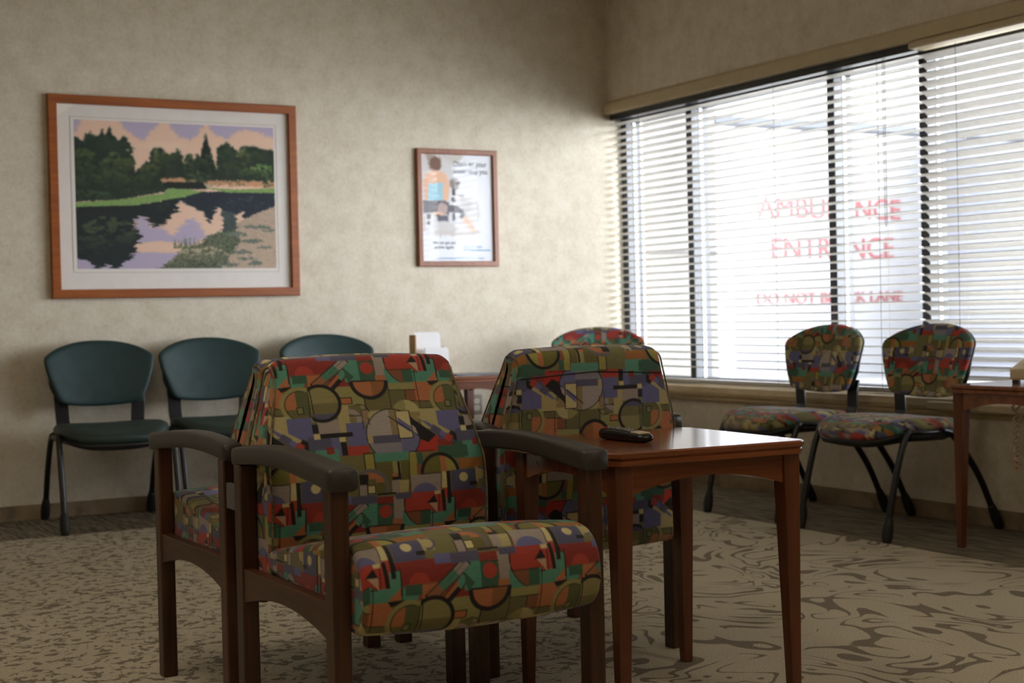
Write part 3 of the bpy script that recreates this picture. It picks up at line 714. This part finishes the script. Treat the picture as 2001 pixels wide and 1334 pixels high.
# ------------------------------------------------------------------ painted prints
class Canvas:
    def __init__(s, w, h, conv, seed=1):
        s.w, s.h = w, h; s.conv = conv; s.img = np.zeros((h, w, 3))
        s.a, s.b = np.meshgrid((np.arange(w)+.5)/w, (np.arange(h)+.5)/h)
        r = np.random.default_rng(seed)
        def sm(k):
            z = r.normal(size=(h//k+3, w//k+3)); yy = np.arange(h)/k; xx = np.arange(w)/k
            y0 = yy.astype(int); x0 = xx.astype(int); fy = (yy-y0)[:, None]; fx = (xx-x0)[None]
            return (z[y0][:, x0]*(1-fx)+z[y0][:, x0+1]*fx)*(1-fy) + (z[y0+1][:, x0]*(1-fx)+z[y0+1][:, x0+1]*fx)*fy
        s.nx = sm(5)*.5 + sm(2)*.5; s.ny = sm(5)*.5 + sm(2)*.5; s.tex = sm(2); s.r = r
        rw = r.normal(size=h//2+3); yy = np.arange(h)/2; s.row = np.interp(yy, np.arange(len(rw)), rw)[:, None]
    def poly(s, pts, c, jag=0., var=0., flat=1., streak=0.):
        q = [s.conv(x, y) for x, y in pts]; mg = 4.5*(jag+streak) + .01
        i0, i1 = (int(min(max(v, 0), 1)*s.w) for v in (min(p[0] for p in q)-mg, max(p[0] for p in q)+mg))
        j0, j1 = (int(min(max(v, 0), 1)*s.h) for v in (min(p[1] for p in q)-mg, max(p[1] for p in q)+mg))
        if i1 <= i0 or j1 <= j0: return
        W_ = (slice(j0, j1), slice(i0, i1))
        A = s.a[W_] + s.nx[W_]*jag + s.row[j0:j1]*streak; B = s.b[W_] + s.ny[W_]*jag*flat
        ins = np.zeros(A.shape, bool)
        for (ax, ay), (bx, by) in zip(q, q[1:]+q[:1]):
            if ay == by: continue
            ins ^= ((ay > B) != (by > B)) & (A < (bx-ax)*(B-ay)/(by-ay)+ax)
        s.img[W_][ins] = (np.array(c)*(1 + var*s.tex[W_][..., None]))[ins] if var else c
    def clump(s, x, y, rx, ry, lo, hi, n=60, flat=.75):
        r = s.r
        for k in range(n):
            a = r.uniform(0, 6.283); d = r.uniform(0, 1)**.5; u, v = d*math.cos(a), d*math.sin(a)
            t = min(1, max(0, .58 - .5*v + r.normal()*.16)); sz = r.uniform(.10, .24)*min(rx, ry)
            s.blob(x+u*rx, y+v*ry, sz*1.25, sz*flat, tuple(np.array(lo)*(1-t)+np.array(hi)*1.18*t), .006, .06)
    def soften(s, n=1):
        for _ in range(n):
            for ax in (0, 1):
                p = np.pad(s.img, [(1, 1) if i == ax else (0, 0) for i in range(3)], 'edge')
                s.img = (np.take(p, range(0, s.img.shape[ax]), ax) + 2*s.img + np.take(p, range(2, s.img.shape[ax]+2), ax))/4
        return s
    def blob(s, x, y, rx, ry, c, jag=0., var=0.):
        n = 20; s.poly([(x+rx*math.cos(2*math.pi*k/n), y+ry*math.sin(2*math.pi*k/n)) for k in range(n)], c, jag, var)
    def lit(s): return lin(np.clip(s.img, 0, 255))
def paint_landscape():
    def conv(x, y):
        xl = 392 + (y-283)*.029; xr = 1452 + (y-318)*.021; a = (x-xl)/(xr-xl); yt = 283 + 35*a; yb_ = 1076 - 5*a
        return a, (y-yt)/(yb_-yt)
    c = Canvas(460, 330, conv, 3); p = c.poly
    PE, LV, DK, OLV, GR = (236,200,176), (188,175,200), (42,56,46), (88,98,62), (134,166,98)
    c.img[:] = PE
    for q in ([(380,270),(445,270),(400,345),(380,380)], [(600,270),(860,270),(800,330),(745,392),(705,370),(655,325)], [(860,270),(1080,290),(1040,345),(990,388),(940,370),(900,330)], [(1070,290),(1470,300),(1470,385),(1385,345),(1320,330),(1255,340),(1200,378),(1130,360)]): p(q, LV, .014)
    c.blob(840, 420, 130, 22, (238,206,180), .012); c.soften(3)
    # far wood
    p([(840,586),(1470,590),(1470,640),(840,612)], (206,156,118), .004)
    p([(780,600),(780,470),(800,432),(840,430),(870,462),(905,465),(930,438),(950,468),(962,520),(975,462),(1005,465),(1012,495),(1032,458),(1050,480),(1062,560),(1135,560),(1142,430),(1190,394),(1232,432),(1252,452),(1275,418),(1340,416),(1392,434),(1470,440),(1470,604),(970,600),(940,588)], DK, .008)
    p([(1078,350),(1092,400),(1105,440),(1116,480),(1138,560),(1040,560),(1050,480),(1058,440),(1066,400)], (34,46,36), .006)
    for x, y, rx, ry, hi in ((835,490,42,48,OLV),(880,500,40,44,(56,66,44)),(930,470,22,36,(60,72,50)),(985,520,28,58,OLV),(1030,510,22,50,(54,64,44)),(1190,465,44,64,(56,72,50)),(1285,480,44,52,OLV),(1380,480,70,40,(50,64,44)),(1390,545,54,30,(118,154,84)),(1320,565,60,40,(72,88,54)),(1200,545,66,40,(58,72,46)),(1425,585,40,30,(78,98,58)),(1088,500,34,50,(58,72,48))): c.clump(x, y, rx, ry, DK, hi, 46)
    for x in (868, 880, 893, 905, 918, 1008, 1098, 1195): p([(x,520),(x+3,520),(x+4,598),(x+1,598)], (96,84,64))
    c.clump(1035, 590, 62, 36, DK, (74,90,58), 50); c.clump(1235, 618, 62, 17, DK, (56,68,48), 36); c.clump(1120, 622, 46, 14, DK, (52,64,46), 24); c.clump(1420, 622, 34, 18, DK, (60,72,48), 20)
    p([(845,612),(1060,612),(1090,648),(855,652)], (38,46,42), .005, .1)
    # left wood
    p([(380,380),(405,372),(440,402),(455,390),(476,340),(490,388),(515,375),(538,335),(552,372),(573,318),(590,362),(622,392),(655,370),(672,408),(703,437),(660,442),(692,472),(706,505),(700,560),(722,545),(742,520),(772,505),(802,520),(832,522),(835,570),(845,625),(866,662),(640,705),(380,724)], DK, .008)
    for x, y, rx, ry, hi in ((445,520,56,90,(66,76,48)),(612,520,84,66,(76,86,54)),(570,600,110,46,(66,76,48)),(780,560,54,44,(72,82,52)),(560,420,60,50,(46,62,48)),(700,612,100,34,(62,72,48)),(420,620,40,44,(56,66,46)),(650,440,40,44,(44,58,46)),(478,390,30,34,(42,58,46)),(480,688,112,30,(70,86,62)),(720,665,110,18,(64,78,56))): c.clump(x, y, rx, ry, DK, hi, 70)
    # water
    p([(380,745),(700,735),(960,690),(1060,660),(1200,662),(1470,664),(1480,1090),(380,1090)], PE)
    for q in ([(700,880),(830,850),(900,900),(960,830),(1000,800),(1050,850),(1080,900),(1000,950),(860,925),(730,935)], [(700,790),(760,800),(800,880),(720,900)], [(720,985),(960,990),(900,1090),(600,1090),(380,1090),(380,1005),(600,1040)]): p(q, LV, .008, 0, .5, .012)
    c.soften(3)
    WD = (40,48,48)
    p([(380,740),(720,735),(960,688),(1060,660),(1110,670),(930,712),(912,775),(840,842),(800,856),(758,800),(722,790),(692,830),(732,890),(722,950),(700,1010),(640,1042),(600,1090),(560,1045),(505,1090),(470,1032),(380,1015)], WD, .008, .08, .3, .012)
    c.clump(570, 890, 130, 90, WD, (66,74,56), 80, .5); c.clump(470, 960, 80, 60, (30,38,40), (52,60,54), 50, .4); c.clump(860, 750, 50, 30, WD, (58,64,54), 20, .5)
    p([(925,706),(1050,664),(1200,660),(1470,662),(1470,735),(1400,762),(1382,792),(1290,822),(1272,760),(1242,790),(1242,832),(1172,872),(1166,760),(1132,740),(1116,792),(1095,836),(1068,780),(1000,742)], (46,54,64), .006, .08, .4, .008)
    c.clump(1280, 720, 120, 36, (40,48,58), (70,80,86), 40, .35)
    # near bank
    p([(795,1090),(880,1040),(960,965),(1060,940),(1082,900),(1172,870),(1242,830),(1332,790),(1402,760),(1490,730),(1490,1090)], (188,166,146), .008, .05)
    p([(795,1090),(880,1040),(960,962),(1060,940),(1082,900),(1172,868),(1240,862),(1262,930),(1230,985),(1190,1040),(1150,1090)], (96,104,84), .012, .18)
    p([(1165,760),(1240,780),(1250,860),(1170,880)], (72,84,84), .008, .1)
    for x, y, rx, ry in ((1330,925,70,9),(1270,985,60,10),(1350,850,90,8),(1350,1045,40,12),(1250,890,60,12),(1200,1050,60,10),(1420,870,40,5),(1400,960,50,5),(1300,1020,60,6)): c.blob(x, y, rx, ry, (112,122,112), .010, .1)
    c.clump(1060, 1010, 150, 50, (66,74,60), (150,142,120), 120, .6)
    for k in range(60):
        x = 905+k*2.6; p([(x,965),(x+3,965),(x+random.uniform(-18,22),890+random.uniform(0,50))], (92+k%3*12,104+k%3*8,84))
    # grass banks
    p([(380,728),(640,706),(862,672),(872,645),(1000,652),(1058,664),(960,692),(700,737),(380,748)], GR, .003, .06); p([(1070,642),(1260,650),(1470,640),(1470,668),(1200,666)], GR, .003, .06)
    return c.soften(1)
def paint_poster():
    # crop pixels of the sheet: x 215..905, y 150..1190
    conv = lambda x, y: ((x-215)/690., (y-150)/1040.)
    c = Canvas(170, 256, conv, 5); p = c.poly; c.img[:] = (236, 238, 244)
    p([(215,150),(520,150),(520,500),(560,900),(215,900)], (214,212,212), .02); p([(360,150),(640,150),(560,260),(440,200)], (208,204,196), .02)
    c.blob(640, 700, 130, 160, (222,220,218), .03)
    p([(330,880),(760,880),(740,930),(330,940)], (212,206,202), .02)
    p([(270,150),(330,165),(420,200),(380,330),(300,300)], (176,160,146), .01); c.blob(362, 255, 56, 72, (128,98,86), .006)
    c.blob(365, 385, 105, 70, (234,190,160), .006); p([(240,410),(300,370),(290,560),(360,720),(330,740),(262,620)], (234,188,158), .006); p([(440,380),(490,400),(480,560),(440,660),(410,640)], (232,188,160), .006)
    p([(290,440),(430,430),(420,600),(280,600)], (164,208,222), .006); p([(240,600),(430,600),(560,640),(640,720),(600,770),(430,720),(240,715)], (120,116,122), .008)
    c.blob(420, 680, 48, 62, (190,168,164), .008); p([(600,770),(650,740),(740,890),(690,900)], (232,196,176), .006); c.blob(390, 735, 46, 34, (226,186,164), .006)
    p([(250,720),(330,720),(340,920),(260,930)], (228,228,232)); p([(500,460),(570,460),(580,650),(480,640)], (228,228,230)); c.blob(540, 440, 48, 55, (150,140,136), .01); p([(510,490),(545,490),(545,550),(510,550)], (90,86,88)); p([(505,570),(545,570),(545,610),(505,610)], (120,116,116))
    p([(360,740),(470,740),(470,800),(370,800)], (110,112,122), .01); p([(480,710),(580,710),(585,820),(480,820)], (222,222,226)); p([(510,720),(535,720),(535,790),(510,790)], (120,118,120))
    p([(270,730),(310,730),(310,775),(270,775)], (120,116,116)); c.blob(285, 815, 14, 16, (120,116,116)); p([(600,590),(700,600),(690,700),(620,710)], (206,204,204), .01); p([(575,550),(625,550),(625,560),(575,560)], (120,116,116))
    return c.soften(2)
def flat_print(name, cv, x0, x1, z0, z1, y, parent):
    xs = np.linspace(x0, x1, cv.w); zs = np.linspace(z1, z0, cv.h); X, Z = np.meshgrid(xs, zs)
    P = np.stack([X, np.full_like(X, y), Z], -1)
    return grid_object(name, P[::-1], M['print'], parent, cv.lit()[::-1], smooth=False)
def frame_mesh(x0, x1, z0, z1, w_, y0, y1, mat, parent):
    m = MB()
    def ring(o, y): return [(x0+o, y, z0+o), (x1-o, y, z0+o), (x1-o, y, z1-o), (x0+o, y, z1-o)]
    prof = [(0, y1), (0, y0+.004), (.004, y0), (w_-.004, y0), (w_, y0+.005), (w_, y1)]
    v = []
    for o, y in prof: v += ring(o, y)
    n = len(prof)
    m.add(v, [(i*4+k, i*4+(k+1)%4, ((i+1)%n)*4+(k+1)%4, ((i+1)%n)*4+k) for i in range(n) for k in range(4)])
    return m.build('frame', mat, parent)
pt = thing('framed_picture', 'large landscape print of a tree lined pond in an orange wood frame', 'picture', (2.292, D, 1.622))
fx, fz = .661, .516
frame_mesh(-fx, fx, -fz, fz, .046, -.034, -.001, M['frame'], pt)
MB().box((-fx+.04, -.012, -fz+.04), (fx-.04, -.006, fz-.04)).build('mat_board', M['mat'], pt)
e = MB()
for o in (.545, ): 
    a, b, c_, d_ = -.546, .546, -.382, .405
    for bx in ((a-.004, c_-.004, b+.004, c_), (a-.004, d_, b+.004, d_+.004), (a-.004, c_, a, d_), (b, c_, b+.004, d_)): e.box((bx[0], -.0135, bx[1]), (bx[2], -.012, bx[3]))
e.build('mat_bevel', M['matedge'], pt)
flat_print('art_print', paint_landscape(), -.530, .534, -.365, .393, -.0125, pt)
MB().box((-fx+.045, -.018, -fz+.045), (fx-.045, -.0165, fz-.045)).build('glazing', M['pane'], pt)

def text_mesh(name, txt, size, mat, parent, loc, rot, align='LEFT', width=None, extr=.0004, bold=0.):
    cu = bpy.data.curves.new(name, 'FONT'); cu.body = txt; cu.size = size; cu.align_x = align; cu.extrude = extr; cu.offset = bold
    tmp = bpy.data.objects.new(name, cu); COL.objects.link(tmp); bpy.context.view_layer.update()
    me = bpy.data.meshes.new_from_object(tmp.evaluated_get(bpy.context.evaluated_depsgraph_get())); bpy.data.objects.remove(tmp)
    if width:
        xs = [v.co.x for v in me.vertices]; w0 = max(xs)-min(xs); k = width/w0
        for v in me.vertices: v.co.x *= k
    me.materials.clear(); me.materials.append(mat)
    o = bpy.data.objects.new(name, me); COL.objects.link(o); o.parent = parent; o.location = loc; o.rotation_euler = rot
    return o
ps = thing('framed_poster', 'small white fitness poster in a brown wood frame above the outlet', 'poster', (3.940, D, 1.599))
px_, pz_ = .261, .338
frame_mesh(-px_, px_, -pz_, pz_, .031, -.026, -.001, M['frame2'], ps)
flat_print('poster_sheet', paint_poster(), -px_+.025, px_-.025, -pz_+.025, pz_-.025, -.010, ps)
RT = (R_(90), 0, 0)
text_mesh('lettering', "Don't let your", .043, M['ink'], ps, (-.022, -.0106, .242), RT, width=.216, bold=.0004)
text_mesh('lettering', "knees stop you", .043, M['ink'], ps, (-.022, -.0106, .200), RT, width=.220, bold=.0004)
text_mesh('lettering', "We can get you", .026, M['ink'], ps, (-.166, -.0106, -.208), RT, width=.152, bold=.0002)
text_mesh('lettering', "active again.", .026, M['ink'], ps, (-.156, -.0106, -.234), RT, width=.132, bold=.0002)
lg = MB()
lg.tube([(.046+.011*math.cos(a), -.0108, -.232+.011*math.sin(a)) for a in np.linspace(0, 2*math.pi, 18)], .002, 5)
for z, x0, x1 in ((-.224, .068, .150), (-.244, .068, .205)):
    x = x0
    while x < x1:
        l = random.uniform(.004, .008); lg.box((x, -.0107, z-.004), (x+l*.7, -.0103, z+random.choice((.003, .005)))); x += l
x = -.14
while x < .165:
    l = random.uniform(.004, .007); lg.box((x, -.0107, -.294), (x+l*.7, -.0103, -.294+random.choice((.006, .008)))); x += l
lg.build('logo_print', M['inkblue'], ps)
MB().box((-px_+.028, -.015, -pz_+.028), (px_-.028, -.0135, pz_-.028)).build('glazing', M['pane'], ps)

# ------------------------------------------------------------------ small things
o = thing('wall_outlet', 'metal electrical outlet on the back wall under the cherry table', 'outlet', (4.038, D, .456))
MB().box((-.036, -.007, -.058), (.036, 0, .058)).build('cover_plate', M['plate'], o, bevel=.003)
for z in (.02, -.02):
    s = MB().prism([(-.017, z-.009), (-.010, z-.0145), (.010, z-.0145), (.017, z-.009), (.017, z+.009), (.010, z+.0145), (-.010, z+.0145), (-.017, z+.009)], 1, -.0095, -.006).build('socket', M['socket'], o)
    sl = MB()
    for x in (-.0065, .0065): sl.box((x-.0015, -.0100, z-.002), (x+.0015, -.0093, z+.007))
    sl.box((-.002, -.0100, z-.009), (.002, -.0093, z-.005)); sl.build('slots', M['slot'], s)

r = thing('remote_control', 'black remote control lying on the glossy square table', 'remote', (2.068, 3.125, ZT), R_(-86))
RL, RW = .096, .024
v = []; rows = 16; seg = 14
for i in range(rows):
    u = i/(rows-1); x = -RL + 2*RL*u; e = min(u, 1-u); k = min(1., (e*9)**.5) if e < 1/9 else 1.
    top = .0265 + .004*math.cos((u-.15)*3.2) ; 
    for j in range(seg):
        g_ = 2*math.pi*j/seg; cx_, sz_ = math.cos(g_), math.sin(g_)
        v.append((x, math.copysign(abs(cx_)**.6, cx_)*RW*(.55+.45*k), top/2*(1-.0) + math.copysign(abs(sz_)**.6, sz_)*top/2*(.4+.6*k) + top/2*(0)))
f = [(i*seg+j, i*seg+(j+1)%seg, (i+1)*seg+(j+1)%seg, (i+1)*seg+j) for i in range(rows-1) for j in range(seg)] + [tuple(range(seg-1,-1,-1)), tuple((rows-1)*seg+j for j in range(seg))]
MB().add(v, f).build('body', M['remote'], r, smooth=True)
def rtop(x): u = (x+RL)/(2*RL); return .0265 + .004*math.cos((u-.15)*3.2)
for i, x in enumerate(np.linspace(-.066, .030, 7)):
    for jy in (-.012, 0, .012):
        MB().box((x-.0045, jy-.0035, rtop(x)-.001), (x+.0045, jy+.0035, rtop(x)+.0025)).build('button', M['rkeyr'] if (i == 0 and jy < 0) else M['rkey'], r, bevel=.001)
for x in (.046, .056, .066, .076):
    MB().box((x-.0035, -.017, rtop(x)-.002), (x+.0035, .017, rtop(x)+.0018)).build('button', M['silver'], r, bevel=.001)

hl = thing('brochure_holder', 'tan leaflet holder standing on the table against the back wall', 'holder', (3.596, 7.33, ZT))
b = MB(); b.box((-.105, .0, 0), (-.099, .075, .228)); b.box((.099, -.02, 0), (.105, .075, .05)); b.box((-.105, .069, 0), (.105, .075, .16)); b.box((-.105, -.02, 0), (.105, .075, .006)); b.box((-.105, -.02, 0), (.105, -.016, .045))
b.build('body', M['tan'], hl)
def leaflet(label, x, y, wd, hh, lean, g):
    t = MB(); n = 8; v = []
    pts = [(-wd/2, 0), (wd/2, 0), (wd/2, hh-.02), (wd/2-.012, hh), (-wd/2+.006, hh)]
    t.prism([(p, q) for p, q in pts], 1, 0, .006)
    o = t.build('leaflet', M['paper'], None, loc=(x, y, ZT+.0065)); o.rotation_euler = (R_(lean), 0, 0)
    return tag(o, label, 'leaflet', g)
leaflet('tall white leaflet standing at the back of the tan holder', 3.590, 7.372, .165, .235, -4, 'white leaflets in the tan holder')
leaflet('shorter white leaflet standing in front in the tan holder', 3.618, 7.318, .150, .150, -3, 'white leaflets in the tan holder')
mg = MB().box((-.105, -.14, 0), (.105, .14, .006)).build('magazine', M['maga'], None, loc=(3.845, 7.30, ZT)); mg.rotation_euler = (0, 0, R_(80))
tag(mg, 'thin grey magazine lying flat on the table against the back wall', 'magazine')

ph = thing('desk_phone', 'beige desk phone on the corner table at the picture edge', 'phone', (4.745, 4.135, .655), R_(-70))
# base wedge: local x = width, y depth
MB().prism([(-.11, .014), (.11, .014), (.11, .105), (.04, .098), (-.11, .058)], 0, -.10, .10).build('base', M['phone'], ph, bevel=.006)
for sx in (-.08, .08):
    for sy in (-.09, .09): MB().box((sx-.012, sy-.012, 0), (sx+.012, sy+.012, .015)).build('foot', M['rubber'], ph)
for i in range(3):
    for j in range(4):
        x = -.085+i*.026; y = -.055+j*.026; z = .060+(x+.11)*.27
        MB().box((x-.008, y-.007, z-.002), (x+.008, y+.007, z+.005)).build('button', M['key'], ph, bevel=.002)
hs = MB().tube([(.075, -.10, .115), (.075, -.07, .132), (.075, 0, .140), (.075, .07, .132), (.075, .10, .115)], [.020, .022, .016, .022, .020], 14).build('handset', M['phone'], ph, smooth=True)
cpts = []
for k in range(160):
    u = k/159; a = u*2*math.pi*18
    z = .0 - .0; 
    s_ = math.sin(u*math.pi)
    cpts.append((.008*math.cos(a) + .022*u, .008*math.sin(a), -.27*s_))
cd = MB().tube(cpts, .0042, 6).build('phone_cord', M['cord'], None, smooth=True, loc=(4.56, 4.125, .58))
tag(cd, 'tan coiled cord hanging in a loop below the corner table top', 'cord')

# ------------------------------------------------------------------ ceiling lamps (out of the frame, over the room)
for k, (x, y) in enumerate(((.6, 3.2), (.2, .4), (2.9, 1.2), (-1.8, 3.0))):
    t = thing('ceiling_light', 'recessed ceiling light panel %s' % ('over the seating', 'over the aisle', 'near the window wall', 'near the far wall')[k], 'ceiling light', (x, y, ZC), 0, 'ceiling light panels')
    f_ = MB(); f_.box((-.32, -.62, -.02), (.32, -.59, 0)); f_.box((-.32, .59, -.02), (.32, .62, 0)); f_.box((-.32, -.59, -.02), (-.29, .59, 0)); f_.box((.29, -.59, -.02), (.32, .59, 0))
    f_.build('frame', M['lamp_frame'], t)
    MB().box((-.29, -.59, -.012), (.29, .59, -.004)).build('diffuser', M['lens'], t)

# ------------------------------------------------------------------ outside
struct(MB().box((XO+.02, -8, -.25), (70, 60, -.15)).build('ground_outside', M['concrete']))
fs = MB().box((12.6, 18.0, -.15), (19.0, 18.4, 4.6)).build('ambulance_bay_wall', M['sign']); struct(fs)
sg = thing('wall_sign', 'red painted ambulance entrance lettering on the white wall outside the window', 'sign', (15.9, 17.985, 0))
for txt, x0, x1, z0, hgt in (('AMBULANCE', 14.42, 17.335, 2.385, .325), ('ENTRANCE', 14.645, 17.145, 1.757, .335), ('DO NOT BLOCK LANE', 14.35, 17.325, 1.06, .17)):
    text_mesh('lettering', txt, hgt/.70, M['red'], sg, (x0-15.9, 0, z0), RT, width=x1-x0, extr=.01)
wg = MB().box((XO+.05, 10.5, -.15), (7.95, 11.0, 5.5)).build('wing_wall_outside', M['cream_ext']); struct(wg)
struct(MB().box((XO+.05, 10.485, 1.475), (7.95, 10.5, 1.49)).build('wing_wall_joint', M['ext_line']))
struct(MB().box((9.1, 12.0, 2.86), (17.0, 12.25, 2.935)).build('canopy_beam_outside', M['ext_grey']))
struct(MB().box((10.55, 14.0, -.15), (10.85, 14.3, 2.35)).build('bay_column_outside', M['brick']))
struct(MB().box((18.0, 12.0, -.15), (24.0, 18.4, 4.2)).build('brick_building_outside', M['brick']))
